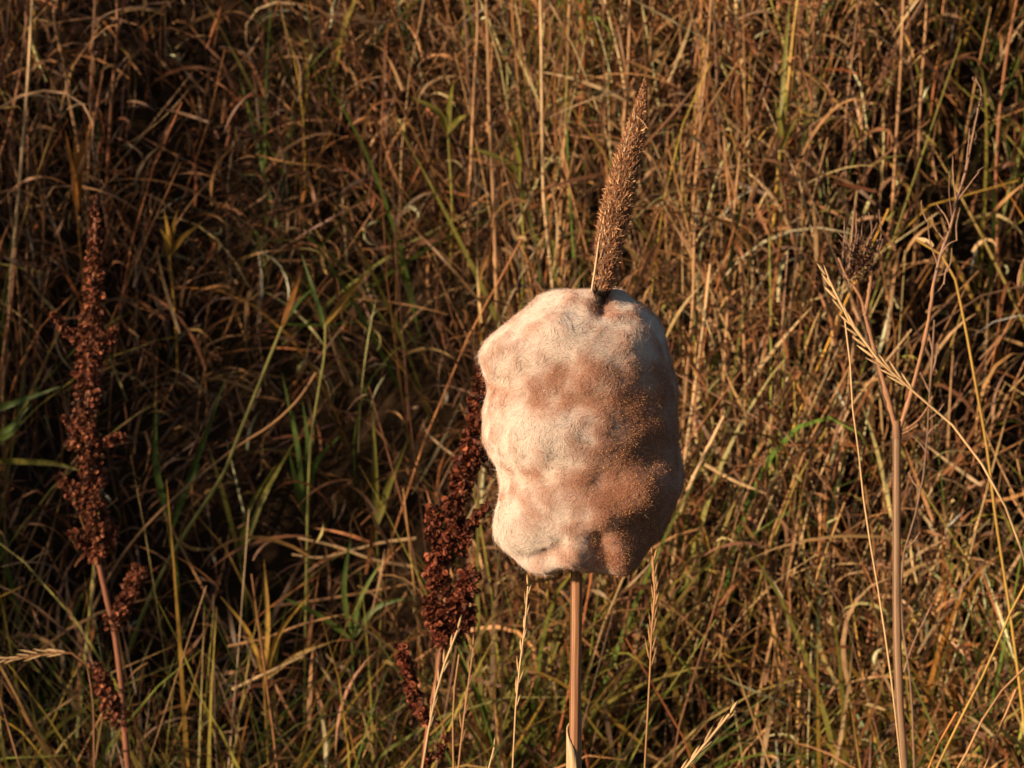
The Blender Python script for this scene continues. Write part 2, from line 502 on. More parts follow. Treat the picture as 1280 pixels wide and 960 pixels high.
# lumps on the visible face: (x, y, sx, sy, amount) in outline pixels
LUMPS = [(150, 275, 62, 60, 14), (320, 195, 80, 58, 17), (440, 290, 60, 60, 6), (285, 495, 90, 68, 19), (205, 560, 70, 60, 4), (430, 545, 70, 70, 5), (565, 665, 62, 58, 20), (200, 790, 75, 66, 20),
         (365, 850, 55, 40, 17), (510, 850, 60, 55, 15), (300, 690, 80, 60, 5), (470, 740, 60, 45, 9), (560, 235, 60, 80, 7), (600, 790, 50, 50, 5),
         (345, 305, 70, 44, -9), (350, 400, 150, 32, -15), (140, 368, 60, 26, -8), (338, 826, 26, 26, -13), (300, 848, 30, 22, -11), (268, 862, 30, 18, -5), (450, 812, 34, 36, -13), (470, 858, 26, 30, -9), (275, 893, 62, 26, 12), (505, 893, 66, 28, 9), (352, 898, 30, 24, -7), (560, 420, 75, 60, -10), (610, 550, 70, 60, -9),
         (180, 660, 60, 50, -5), (470, 630, 70, 60, -6), (560, 765, 60, 28, -9), (250, 610, 70, 30, -6),
         (461, 122, 34, 26, -15), (640, 620, 40, 60, 8)]
front = np.clip(np.sin(th), -0.15, 1)[None]
fmask = np.clip((np.sin(th)[None] + 0.25) / 0.6, 0, 1)
disp = np.zeros((NR, NS))
for (x, y, sx, sy, a) in LUMPS:
    disp += 1.85 * a * np.exp(-((gxp - x) / sx) ** 2 - ((gyp - y) / sy) ** 2) * fmask
for k in range(26):                                     # the unseen side has lumps of its own
    a0, y0 = rng.uniform(3.6, 5.8), rng.uniform(150, 850)
    dth = np.angle(np.exp(1j * (th - a0)))
    disp += rng.uniform(-13, 13) * np.exp(-(dth[None] / 0.32) ** 2 - ((gyp - y0) / 60) ** 2)
nrm_t = np.zeros((NR, NS, 3))
P3 = np.stack([gxp, gdp, -gyp], -1)                     # x right, depth towards camera, up
du = np.gradient(P3, axis=0); dv = np.roll(P3, -1, 1) - np.roll(P3, 1, 1)
NRM = unit(np.cross(dv, du)); 
if (NRM[NR // 2, NS // 4, 1]) < 0: NRM = -NRM
NRM[:4] = NRM[4]; NRM[-4:] = NRM[-5]
fade = np.minimum(1, np.minimum(np.arange(NR), np.arange(NR)[::-1]) / 16.0)[:, None]
nz1 = np.array([[noise.noise(Vector((p[0] * 0.018, p[1] * 0.018, p[2] * 0.018))) for p in row] for row in P3])
nz2 = np.array([[noise.noise(Vector((p[0] * 0.05 + 7, p[1] * 0.05, p[2] * 0.05))) for p in row] for row in P3])
nz3 = np.array([[noise.noise(Vector((p[0] * 0.16 + 3, p[1] * 0.16, p[2] * 0.16))) for p in row] for row in P3])
P3 = P3 + NRM * ((disp + 6.0 * nz1 + 1.4 * nz2 + 0.35 * nz3) * fade)[..., None]
du = np.gradient(P3, axis=0); dv = np.roll(P3, -1, 1) - np.roll(P3, 1, 1)
N2 = unit(np.cross(dv, du))
if N2[NR // 2, NS // 4, 1] < 0: N2 = -N2
def head_world(p):                                      # outline space -> world
    hx, hy = p[..., 0], -p[..., 2]
    px, py = 560 + hx / 2.4, 330 + hy / 2.4
    dep = DC - p[..., 1] / 2.4 * U
    u = (px - 640) * U; v = (480 - py) * U
    return np.stack([u, DC * CP - v * SP - (p[..., 1] / 2.4 * U) * CP, CAM_Z + DC * SP + v * CP], -1)
HW = head_world(P3)
NW = unit(np.stack([N2[..., 0], -N2[..., 1], N2[..., 2]], -1))
# how many brown bristles are left in the down: hollows and the lower right have most; the right side also gets painted shade
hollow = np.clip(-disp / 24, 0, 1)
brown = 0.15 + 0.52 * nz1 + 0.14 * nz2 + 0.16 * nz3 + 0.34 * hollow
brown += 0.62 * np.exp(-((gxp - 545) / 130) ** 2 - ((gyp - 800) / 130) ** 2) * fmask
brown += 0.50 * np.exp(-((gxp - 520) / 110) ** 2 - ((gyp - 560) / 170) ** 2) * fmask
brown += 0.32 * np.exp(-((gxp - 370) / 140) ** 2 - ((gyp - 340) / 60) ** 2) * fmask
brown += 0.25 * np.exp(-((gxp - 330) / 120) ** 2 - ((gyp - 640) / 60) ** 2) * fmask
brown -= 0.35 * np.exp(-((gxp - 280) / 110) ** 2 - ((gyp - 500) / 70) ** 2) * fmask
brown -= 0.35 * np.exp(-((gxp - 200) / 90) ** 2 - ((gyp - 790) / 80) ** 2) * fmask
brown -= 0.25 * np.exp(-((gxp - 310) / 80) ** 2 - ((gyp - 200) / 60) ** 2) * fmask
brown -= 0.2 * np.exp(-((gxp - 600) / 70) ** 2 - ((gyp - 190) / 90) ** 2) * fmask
brown += 0.16 * np.clip((gxp - 330) / 120, 0, 1)  # painted shade: reddens the down where the head turns from the sun
brown += 0.26 * np.clip((gxp - 500) / 90, 0, 1) * np.clip((gyp - 230) / 120, 0, 1)  # painted shade: darkens the right side below the shoulder
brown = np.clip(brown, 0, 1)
CREAM, BRN, ORB = lin(0.76, 0.625, 0.56), lin(0.35, 0.155, 0.10), lin(0.70, 0.40, 0.19)
SALM = lin(0.50, 0.295, 0.228)
def down_col(bv):
    bv = np.asarray(bv)[..., None]
    lo = CREAM * (1 - np.clip(bv * 2, 0, 1)) + SALM * np.clip(bv * 2, 0, 1)
    return lo * (1 - np.clip(bv * 2 - 1, 0, 1)) + BRN * np.clip(bv * 2 - 1, 0, 1)
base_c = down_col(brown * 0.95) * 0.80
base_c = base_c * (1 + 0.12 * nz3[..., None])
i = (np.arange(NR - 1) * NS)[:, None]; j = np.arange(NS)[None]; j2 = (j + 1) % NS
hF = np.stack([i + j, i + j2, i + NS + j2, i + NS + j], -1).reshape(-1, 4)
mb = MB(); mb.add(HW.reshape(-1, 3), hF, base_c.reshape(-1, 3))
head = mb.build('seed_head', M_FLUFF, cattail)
tag(head, 'cream fluffy seed head with brown speckled lumps')
# down hairs, combed in swirls over the lumps
def surf_samples(n, wt=None):
    area = np.linalg.norm(np.cross(np.gradient(HW, axis=0), (np.roll(HW, -1, 1) - np.roll(HW, 1, 1)) / 2), axis=-1)
    w = area if wt is None else area * wt
    w = w.ravel(); w = w / w.sum()
    k = rng.choice(len(w), n, p=w)
    a, b = k // NS, k % NS
    p = HW[a, b] + rng.normal(0, 0.00022, (n, 3))
    return a, b, p, NW[a, b]
n = 80000
a, b, p, nn = surf_samples(n, 1 - 0.4 * brown)
t1 = unit(np.cross(nn, np.array((0.0, 0.25, 1.0)))); t2 = np.cross(nn, t1)
swirl = 3.0 * nz1[a, b] + 0.7 * nz2[a, b] + rng.normal(0, 0.30, n) + 0.9
tang = t1 * np.cos(swirl)[:, None] + t2 * np.sin(swirl)[:, None]
d = unit(tang + nn * rng.uniform(0.0, 0.15, (n, 1)))
ax = np.cross(d, nn)
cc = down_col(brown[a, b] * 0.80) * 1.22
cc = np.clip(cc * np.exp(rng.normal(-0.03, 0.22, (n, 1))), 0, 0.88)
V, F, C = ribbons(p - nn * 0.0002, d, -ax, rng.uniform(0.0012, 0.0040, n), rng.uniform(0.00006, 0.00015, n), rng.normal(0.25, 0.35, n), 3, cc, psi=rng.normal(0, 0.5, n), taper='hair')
mb = MB(); mb.add(V, F, C)
# loose wisps standing off
n = 1500
a, b, p, nn = surf_samples(n)
d = unit(nn + rng.normal(0, 0.6, (n, 3)))
V, F, C = ribbons(p, d, rng.normal(0, 1, (n, 3)), rng.uniform(0.0010, 0.0030, n), np.full(n, 0.00005), rng.normal(0, 1.0, n), 4, np.tile(CREAM * 1.1, (n, 1)), taper='hair')
mb.add(V, F, C)
tag(mb.build('down_hair', M_HAIR, head), kind='stuff')
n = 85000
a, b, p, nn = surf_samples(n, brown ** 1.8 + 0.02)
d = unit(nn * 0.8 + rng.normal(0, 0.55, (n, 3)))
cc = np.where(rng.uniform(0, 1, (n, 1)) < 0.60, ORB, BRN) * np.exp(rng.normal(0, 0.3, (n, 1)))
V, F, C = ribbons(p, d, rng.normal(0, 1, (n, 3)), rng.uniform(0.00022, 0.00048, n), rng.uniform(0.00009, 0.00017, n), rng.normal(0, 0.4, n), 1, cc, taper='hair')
mb = MB(); mb.add(V, F, C)
tag(mb.build('brown_bristle', M_BRISTLE, head), kind='stuff')

# stem, ribbed, down to the ground
stem_px = [(721, 690), (720.5, 760), (719.5, 850), (718, 960)]
SP_ = [at(a_, b_, DC) for a_, b_ in stem_px]
low = np.array((cat_base[0], cat_base[1], cat_base[2]))
SP_ = [at(721, 620, DC)] + SP_ + [SP_[-1] * 0.5 + low * 0.5 + np.array((0.001, 0, 0)), low]
path = spline(SP_, 40)
sd = 28
rid = 1 + 0.035 * np.cos(np.arange(sd) / sd * 2 * math.pi * 7 + 0.8) + 0.02 * rng.normal(0, 1, sd)
cs = np.tile(lin(0.33, 0.155, 0.075), (len(path) * sd, 1)) * (1 + 0.5 * np.tile(np.sin(np.arange(sd) * 2.3) + rng.normal(0, .5, sd), len(path)))[:, None]
mb = MB(); add_tube(mb, path, np.linspace(7.0, 8.6, 40) * U, np.clip(cs, 0.02, 0.8), sd, rid)
mb.build('stem', M_CANE, cattail)
# leaf sheath wrapped round the stem, its mouth cut on a slant
mb = MB()
na, nv = 22, 26
vals_v, vals_c = [], []
bot = low
for kk in range(na):
    an = math.radians(-62 - 278 * kk / (na - 1))         # open at the front right
    f = kk / (na - 1)
    top_py = float(np.interp(f, [0, 0.06, 0.2, 0.42, 0.7, 1.0], [958, 938, 926, 911, 902, 889]))
    for vv in range(nv):
        t = (vv / (nv - 1)) ** 1.6
        tp = at(717, top_py, DC)
        c = tp * (1 - t) + np.array((low[0], low[1], low[2])) * t
        if vv == 0: c = tp
        rr = (9.0 + 1.5 * t + 2.2 * max(0, f - 0.85) / 0.15 * (1 - t)) * U
        vals_v.append(c + np.array((math.cos(an) * rr, math.sin(an) * rr, 0)))
        vals_c.append(lin(0.50, 0.36, 0.21) * (0.9 + 0.12 * math.sin(kk * 2.1)))
ii = (np.arange(na - 1) * nv)[:, None]; jj = np.arange(nv - 1)[None]
sF = np.stack([ii + jj, ii + jj + 1, ii + nv + jj + 1, ii + nv + jj], -1).reshape(-1, 4)
mb.add(np.array(vals_v), sF, np.array(vals_c))
sh = mb.build('leaf_sheath', M_CANE, cattail)
sm = sh.modifiers.new('thick', 'SOLIDIFY'); sm.thickness = 0.0005; sm.offset = 1

# the thin upper spike
def sz(x, y): return at(680 + x / 3.0, 80 + y / 3.0, DC - 0.012)
AX = [(205, 915, 18), (212, 868, 22), (219, 838, 30), (228, 790, 34), (238, 720, 38), (250, 650, 44), (268, 570, 46), (285, 490, 44), (303, 410, 40), (322, 330, 34), (338, 270, 32), (352, 220, 27), (360, 185, 21), (365, 150, 16), (372, 100, 9), (378, 60, 4), (381, 40, 1.2)]
spp = spline([sz(x, y) for x, y, w in AX], 90)
axl = np.concatenate([[0], np.cumsum([math.hypot(AX[k + 1][0] - AX[k][0], AX[k + 1][1] - AX[k][1]) for k in range(len(AX) - 1)])])
srr = np.interp(np.linspace(0, 1, 90), axl / axl[-1], [w for *_, w in AX]) * U / 3.0 * 1.24
mb = MB()
sd = 16
V, F = tube(spp, srr * 0.88, sd)
bumpn = np.array([noise.noise(Vector(v) * 900) for v in V])
ctr = np.repeat(spp, sd, 0)
V = ctr + (V - ctr) * (1 + 0.35 * bumpn)[:, None]
tt = np.repeat(np.linspace(0, 1, 90), sd)[:, None]
cb = lin(0.20, 0.10, 0.055) * np.ones((len(V), 3))
cb = np.where(tt < 0.07, lin(0.016, 0.009, 0.007), cb)
mb.add(V, F, cb)
spike = mb.build('upper_spike', M_BRISTLE, cattail)
tag(spike, 'thin brown bristly spike rising from the fluffy head')
n = 11500
t = rng.uniform(0.045, 0.98, n)
fi = t * 89
i0 = fi.astype(int)
c = spp[i0] + (spp[np.minimum(i0 + 1, 89)] - spp[i0]) * (fi - i0)[:, None]
T = unit(np.gradient(spp, axis=0))[i0]
rr = srr[i0]
# bristles sit in clumped rows
ang = rng.uniform(0, 2 * math.pi, n)
A = unit(np.cross(T, np.array((0.1, -1, 0.1)))); B = np.cross(T, A)
rad = A * np.cos(ang)[:, None] + B * np.sin(ang)[:, None]
clump = rng.uniform(0, 1, n) 
root = c + rad * (rr * (0.72 + 0.18 * clump))[:, None]
d = unit(rad * (0.42 + 0.3 * rng.normal(0, 1, n))[:, None] + T * (0.95 + 0.35 * rng.normal(0, 1, n))[:, None] + rng.normal(0, 0.25, (n, 3)))
cc = np.where(rng.uniform(0, 1, (n, 1)) < 0.35, lin(0.68, 0.42, 0.23), lin(0.40, 0.19, 0.10)) * np.exp(rng.normal(0, 0.4, (n, 1)))
cc = np.where(t[:, None] < 0.07, cc * 0.0 + lin(0.03, 0.015, 0.010), cc)
V, F, C = ribbons(root, d, rng.normal(0, 1, (n, 3)), rr * rng.uniform(0.25, 0.62, n), rng.uniform(0.00022, 0.00055, n), rng.normal(0, 0.7, n), 2, cc, taper='hair')
mb = MB(); mb.add(V, F, C)
tag(mb.build('bristle', M_BRISTLE, spike), kind='stuff')
# pale bare rib along its left edge
mb = MB()
rib = spline([sz(178, 850) , sz(192, 760), sz(208, 650), sz(234, 540), sz(264, 430), sz(284, 370)], 40) + np.array((0.0, -0.0026, 0.0))
add_tube(mb, rib, np.linspace(0.00038, 0.00014, 40), lin(0.60, 0.42, 0.25), 7)
rib2 = spline([sz(300, 330), sz(318, 260), sz(338, 205), sz(336, 165)], 16) + np.array((0, -0.0024, 0))
add_tube(mb, rib2, np.linspace(0.0004, 0.00012, 16), lin(0.50, 0.33, 0.19), 6)
rib3 = spline([sz(345, 195), sz(368, 216), sz(388, 244)], 12) + np.array((0, -0.0028, 0))
add_tube(mb, rib3, np.linspace(0.0003, 0.00012, 12), lin(0.48, 0.30, 0.17), 6)
rib4 = spline([sz(205, 720), sz(236, 600), sz(270, 470)], 16) + np.array((0.0006, -0.0034, 0))
add_tube(mb, rib4, np.linspace(0.0003, 0.0002, 16), lin(0.38, 0.24, 0.14), 5)
mb.build('bare_rib', M_STALK, spike)

# ---------------------------------------------------------------- dock plants
def seed_shape():
    """a dock fruit: three heart-shaped wings round a small nut"""
    V, F = [], []
    out = [(0.0, 0.0), (0.34, 0.10), (0.52, 0.42), (0.36, 0.80), (0.0, 1.0)]
    for k in range(3):
        a_ = k * 2.0944
        c_, s_ = math.cos(a_), math.sin(a_)
        b0 = len(V)
        for m_, (r, zz) in enumerate(out):
            cup = 0.16 * math.sin(zz * 3.14)
            V.append((r * c_ - cup * s_ * (r > 0), r * s_ + cup * c_ * (r > 0), zz))
        V.append((0.10 * c_, 0.10 * s_, 0.45))
        for m_ in range(4):
            F.append((b0 + m_, b0 + m_ + 1, b0 + 5))
    return np.array(V), np.array(F)
SV, SF = seed_shape()

def put_seeds(mb, pos, dirs, size, col):
    n = len(pos)
    dirs = unit(dirs)
    A = unit(np.cross(dirs, rng.normal(0, 1, (n, 3)))); B = np.cross(dirs, A)
    V = pos[:, None, :] + (A[:, None, :] * SV[None, :, 0:1] + B[:, None, :] * SV[None, :, 1:2] + dirs[:, None, :] * SV[None, :, 2:3]) * size[:, None, None]
    F = SF[None] + (np.arange(n) * len(SV))[:, None, None]
    mb.add(V.reshape(-1, 3), F.reshape(-1, 3), np.repeat(col, len(SV), axis=0))

def to_ground(pts, d):
    """carry a stalk on down to the soil in a gentle curve"""
    p = np.array(pts[-1]); q_ = np.array(pts[-2])
    dr = unit(p - q_)
    if dr[2] > -0.4: dr = unit(dr + np.array((0, 0, -1.0)))
    drop = max(0.03, p[2] - float(ground_h(p[0], p[1] + 0.02)) + 0.01)
    x, y = p[0] + np.clip(dr[0] / max(0.3, -dr[2]), -0.5, 0.5) * min(drop, 0.25) * 0.6, p[1] + 0.02
    g = np.array((x, y, min(float(ground_h(x, y)) - 0.01, p[2] - 0.02)))
    c = p + dr * drop * 0.4
    return list(pts) + [(1 - t) ** 2 * p + 2 * t * (1 - t) * c + t * t * g for t in (0.25, 0.5, 0.75, 1.0)]

def on_bank(px, py, clear=0.07, lo=1.2, hi=3.2):
    """depth at which the ray through a pixel is `clear` metres above the soil"""
    for d in np.arange(lo, hi, 0.01):
        p = at(px, py, d)
        if p[2] - float(ground_h(p[0], p[1])) < clear: return float(d)
    return hi

def dock(name, label, d, stem_px, stem_w, branches, seedmm, cols, group=None, stemcol=(0.20, 0.075, 0.04)):
    pts = [at(a_, b_, d) for a_, b_ in stem_px]
    pts = to_ground(pts, d)
    u = mmpx(d)
    root = empty(name, pts[-1], label, 'dock plant', group)
    pth = spline(pts, 70)
    nodes_bump = 1 + 0.12 * np.sin(np.linspace(0, 60, 70)) ** 8
    mb = MB(); add_tube(mb, pth, np.linspace(stem_w * 0.3, stem_w * 0.62, 70) * u * nodes_bump, lin(*stemcol), 10)
    mb.build('stem', M_TWIG, root)
    for (bp, r0, r1, cnt) in branches:
        zj = rng.normal(0, 1) * 6 * u
        bpts = [at(a_, b_, d) for a_, b_ in bp]
        bpts = [p_ + np.array((0, zj * k_ / max(1, len(bpts) - 1), 0)) for k_, p_ in enumerate(bpts)]
        bpth = spline(bpts, 24)
        mb = MB(); add_tube(mb, bpth, np.linspace(1.3, 0.6, 24) * u, lin(*stemcol) * 0.9, 6)
        br = mb.build('branch', M_TWIG, root)
        cnt = int(cnt * 2.0)
        # fruits hang in whorls along the branch
        nwh = max(3, int(cnt / 14))
        t = np.clip((rng.integers(0, nwh, cnt) + 0.5) / nwh + rng.normal(0, 0.22 / nwh, cnt), 0, 1)
        c_ = np.stack([np.interp(t, np.linspace(0, 1, 24), bpth[:, k_]) for k_ in range(3)], 1)
        rad_ = (r0 + (r1 - r0) * t) * u * 1.15
        off = unit(rng.normal(0, 1, (cnt, 3))) * (rad_ * rng.uniform(0.12, 1.0, cnt) ** 0.6)[:, None]
        off[:, 2] *= 0.75
        sz_ = seedmm * rng.uniform(0.7, 1.15, cnt) * 0.001
        dr_ = unit(off) + rng.normal(0, 0.5, (cnt, 3)) + np.array((0, 0, -0.5))
        w_ = rng.choice(len(cols), cnt)
        cl = np.array(cols)[w_] * np.exp(rng.normal(0, 0.30, (cnt, 1)))
        mb = MB(); put_seeds(mb, c_ + off - unit(dr_) * sz_[:, None] * 0.5, dr_, sz_, cl)
        tag(mb.build('seed_cluster', M_SEED, br), kind='stuff')
        # hair-thin stalks to some fruits
    return root

DOCKC = [(0.15, 0.045, 0.024), (0.10, 0.032, 0.018), (0.23, 0.08, 0.04), (0.06, 0.022, 0.012)]
dock('dock_plant', 'tall dark brown dock seed stalk with gaps of bare reddish stem between its lower clusters', 1.60,
     [(120, 245), (118, 330), (116, 400), (112, 480), (112, 540), (117, 620), (121, 690), (133, 745), (143, 790), (150, 840), (154, 890), (160, 960)], 9,
     [([(120, 244), (118, 285), (117, 318)], 5, 10, 60), ([(118, 305), (117, 350), (116, 400)], 9, 17, 120), ([(116, 395), (113, 440), (111, 480)], 17, 20, 130), ([(110, 475), (105, 520), (101, 560)], 16, 18, 120),
      ([(110, 540), (113, 575), (116, 605)], 15, 17, 95), ([(108, 432), (88, 418), (67, 393)], 9, 6, 50), ([(117, 455), (134, 432), (144, 408)], 10, 6, 48), ([(104, 532), (90, 528), (79, 524)], 8, 6, 28),
      ([(112, 562), (134, 552), (153, 545)], 10, 8, 52), ([(117, 655), (98, 625), (78, 595)], 11, 8, 64), ([(117, 600), (119, 640), (121, 697)], 13, 17, 130), ([(119, 692), (105, 680), (92, 664)], 11, 8, 50),
      ([(121, 695), (132, 680), (143, 656)], 12, 8, 46), ([(140, 782), (156, 755), (174, 708)], 16, 10, 130), ([(154, 905), (138, 880), (124, 832)], 17, 9, 140)],
     3.4, DOCKC)
dock('dock_plant', 'rust red dock seed stalk growing close behind the fluffy cattail head', 1.28,
     [(612, 430), (603, 490), (590, 560), (575, 620), (562, 690), (555, 770), (549, 830), (537, 895), (529, 960)], 8,
     [([(610, 440), (603, 485), (598, 520)], 9, 15, 95), ([(600, 510), (595, 550), (588, 585)], 17, 19, 150), ([(586, 575), (578, 600), (572, 625)], 16, 14, 95), ([(556, 700), (545, 670), (540, 634)], 14, 9, 85),
      ([(562, 690), (568, 655), (566, 625)], 16, 14, 110), ([(575, 690), (588, 655), (607, 632)], 12, 6, 60), ([(552, 740), (545, 715), (546, 690)], 15, 14, 100), ([(556, 775), (578, 745), (588, 715)], 17, 14, 140),
      ([(553, 795), (543, 770), (536, 745)], 15, 9, 90), ([(551, 805), (566, 790), (590, 765)], 15, 12, 110), ([(538, 905), (520, 880), (512, 850), (502, 808)], 11, 8, 130), ([(531, 955), (552, 940), (560, 915)], 5, 4, 22)],
     3.1, [(0.14, 0.036, 0.019), (0.095, 0.026, 0.014), (0.22, 0.064, 0.032), (0.06, 0.018, 0.010)], stemcol=(0.26, 0.10, 0.05))

# ---------------------------------------------------------------- dead hemlock-like stalk
d = 1.22; u = mmpx(d)
P_ = lambda x, y, dz=0.0: at(x, y, d) + np.array((0, dz, 0))
pts = to_ground([P_(1121, 545), P_(1121, 640), P_(1121, 760), P_(1123, 850), P_(1130, 960)], d)
umb = empty('dead_umbel_plant', pts[-1], 'dead forked stalk with a thick tan stem and bare twiggy umbels', 'dead stalk')
TW = lin(0.30, 0.15, 0.08); TWD = lin(0.19, 0.11, 0.075)
mb = MB(); sd = 18
rid = 1 + 0.06 * np.cos(np.arange(sd) / sd * 2 * math.pi * 6)
pp = spline(pts, 40)
add_tube(mb, pp, np.linspace(4.9, 7.0, 40) * u * (1 + 0.18 * np.exp(-((np.linspace(0, 1, 40) - 0.43) / 0.012) ** 2)), np.clip(np.tile(lin(0.31, 0.18, 0.10), (40 * sd, 1)) * (1 + 0.45 * np.tile(rng.normal(0, 1, sd), 40)[:, None]) * (1 + 0.12 * np.repeat(rng.normal(0, 1, 40), sd)[:, None]), 0.03, 0.7), sd, rid)
mb.build('stem', M_CANE, umb)
def twig(path, w0, w1, col=TW, parent=umb, name='branch', n=24, knots=True, dz=0):
    mb = MB()
    m = len(path)
    p = spline([P_(a_, b_, dz * k_ / max(1, m - 1)) for k_, (a_, b_) in enumerate(path)], n)
    p = p + rng.normal(0, 0.22 * u, p.shape) * np.linspace(0, 1, n)[:, None]
    w = np.linspace(w0, w1, n) / 2 * u
    if knots: w = w * (1 + 0.35 * (rng.uniform(0, 1, n) > 0.86))
    add_tube(mb, p, w, np.asarray(col), 7)
    return mb, p
def finish(mb, name='branch', parent=umb): return mb.build(name, M_TWIG, parent)
# node collar
mb, p = twig([(1121, 526), (1121, 534), (1121, 548)], 10, 12.5, TW * 0.7, n=8, knots=False); finish(mb, 'node_collar')
mb, p = twig([(1120, 535), (1112, 505), (1098, 455), (1086, 410), (1080, 385)], 7, 4.5, TW); bl = finish(mb)
mb2, p = twig([(1083, 398), (1075, 370), (1058, 345), (1048, 322)], 4.5, 2.5); finish(mb2, 'twig', bl)
mb2, p = twig([(1081, 395), (1086, 370), (1088, 330), (1080, 305)], 6, 3); finish(mb2, 'twig', bl)
for k in range(15):
    x1 = 1046 + k * 4.4 + rng.normal(0, 3); y1 = rng.uniform(248, 300)
    x0, y0 = (1064 + rng.normal(0, 8), 335 + rng.normal(0, 8)) if k < 8 else (1082 + rng.normal(0, 5), 325 + rng.normal(0, 8))
    mb2, p = twig([(x0, y0), ((x0 + x1) / 2 + rng.normal(0, 3), (y0 + y1) / 2), (x1, y1)], 2.2, 1.0, TWD * 1.4, n=12, dz=rng.normal(0, 12) * u); finish(mb2, 'twig', bl)
# withered seed clump caught among the rays
mb2 = MB(); n = 340
pos = np.array([P_(1074 + rng.normal(0, 11), 322 + rng.normal(0, 14), rng.normal(0, 9) * u) for _ in range(n)])
put_seeds(mb2, pos, rng.normal(0, 1, (n, 3)), rng.uniform(0.0008, 0.0020, n), np.array([(0.07, 0.030, 0.018), (0.045, 0.022, 0.014), (0.16, 0.09, 0.055)])[rng.choice(3, n, p=[.45, .4, .15])])
tag(mb2.build('withered_umbel', M_SEED, bl), kind='stuff')
# right-hand branch
mb, p = twig([(1124, 538), (1135, 505), (1150, 450), (1158, 415), (1168, 350)], 6, 4, TW * 1.15); brr = finish(mb)
mb2, p = twig([(1168, 352), (1176, 318), (1188, 285), (1196, 250), (1207, 215), (1214, 180), (1222, 140), (1226, 112), (1219, 97)], 4.5, 1.5, TWD * 1.5, n=40); finish(mb2, 'twig', brr)
for (x0, y0, x1, y1) in [(1188, 285, 1172, 255), (1172, 330, 1158, 275), (1158, 275, 1150, 250), (1196, 250, 1190, 195), (1197, 250, 1222, 215), (1222, 215, 1232, 208), (1207, 215, 1212, 160), (1214, 180, 1224, 165),
                         (1176, 318, 1196, 300), (1196, 300, 1200, 260), (1180, 300, 1165, 268), (1170, 345, 1184, 340), (1184, 340, 1190, 310), (1190, 270, 1183, 215), (1165, 370, 1180, 355), (1180, 355, 1184, 330)]:
    mb2, p = twig([(x0, y0), ((x0 + x1) / 2 + rng.normal(0, 2.5), (y0 + y1) / 2 + rng.normal(0, 2)), (x1, y1)], 2.2, 1.1, TWD * rng.uniform(1.1, 1.9), n=10, dz=rng.normal(0, 8) * u); finish(mb2, 'twig', brr)
mb2 = MB(); n = 42                              # specks of spent flower stalks along the twigs
tt = rng.uniform(0, 1, n)
pos = np.stack([np.interp(tt, np.linspace(0, 1, 9), [P_(a_, b_)[k_] for a_, b_ in [(1168, 352), (1176, 318), (1188, 285), (1196, 250), (1207, 215), (1214, 180), (1222, 140), (1226, 112), (1219, 97)]]) for k_ in range(3)], 1)
put_seeds(mb2, pos + rng.normal(0, 2 * u, (n, 3)), rng.normal(0, 1, (n, 3)), rng.uniform(0.0009, 0.0018, n), np.tile(lin(0.12, 0.07, 0.045), (n, 1)))
tag(mb2.build('spent_floret', M_SEED, brr), kind='stuff')
mb, p = twig([(1126, 540), (1140, 532), (1158, 512), (1166, 495)], 4, 2); finish(mb)
# a second thin dead stem leaning beside it
d = 1.30; u = mmpx(d)
pts2 = to_ground([P_(1168, 400), P_(1164, 470), P_(1160, 520), P_(1158, 565), P_(1148, 630), P_(1130, 690), P_(1126, 760), P_(1138, 850), P_(1143, 960)], d)
thin = empty('dead_twig_stalk', pts2[-1], 'thin knotty dead twig stalk leaning against the thick forked one', 'dead stalk')
mb = MB(); pp = spline(pts2, 50)
add_tube(mb, pp, np.linspace(1.1, 2.4, 50) * u * (1 + 0.5 * (rng.uniform(0, 1, 50) > 0.85)), lin(0.20, 0.12, 0.08), 7)
mb.build('stem', M_TWIG, thin)
for (x0, y0, x1, y1) in [(1164, 470, 1172, 430), (1160, 525, 1180, 505), (1158, 565, 1140, 545), (1152, 615, 1135, 590), (1166, 440, 1158, 405), (1159, 545, 1174, 530), (1162, 490, 1150, 465), (1133, 685, 1150, 665), (1130, 840, 1158, 770), (1158, 770, 1165, 755)]:
    mb2, p = twig([(x0, y0), ((x0 + x1) / 2 + rng.normal(0, 2), (y0 + y1) / 2), (x1, y1)], 2.2, 1.2, TWD * 1.6, n=10); finish(mb2, 'twig', thin)

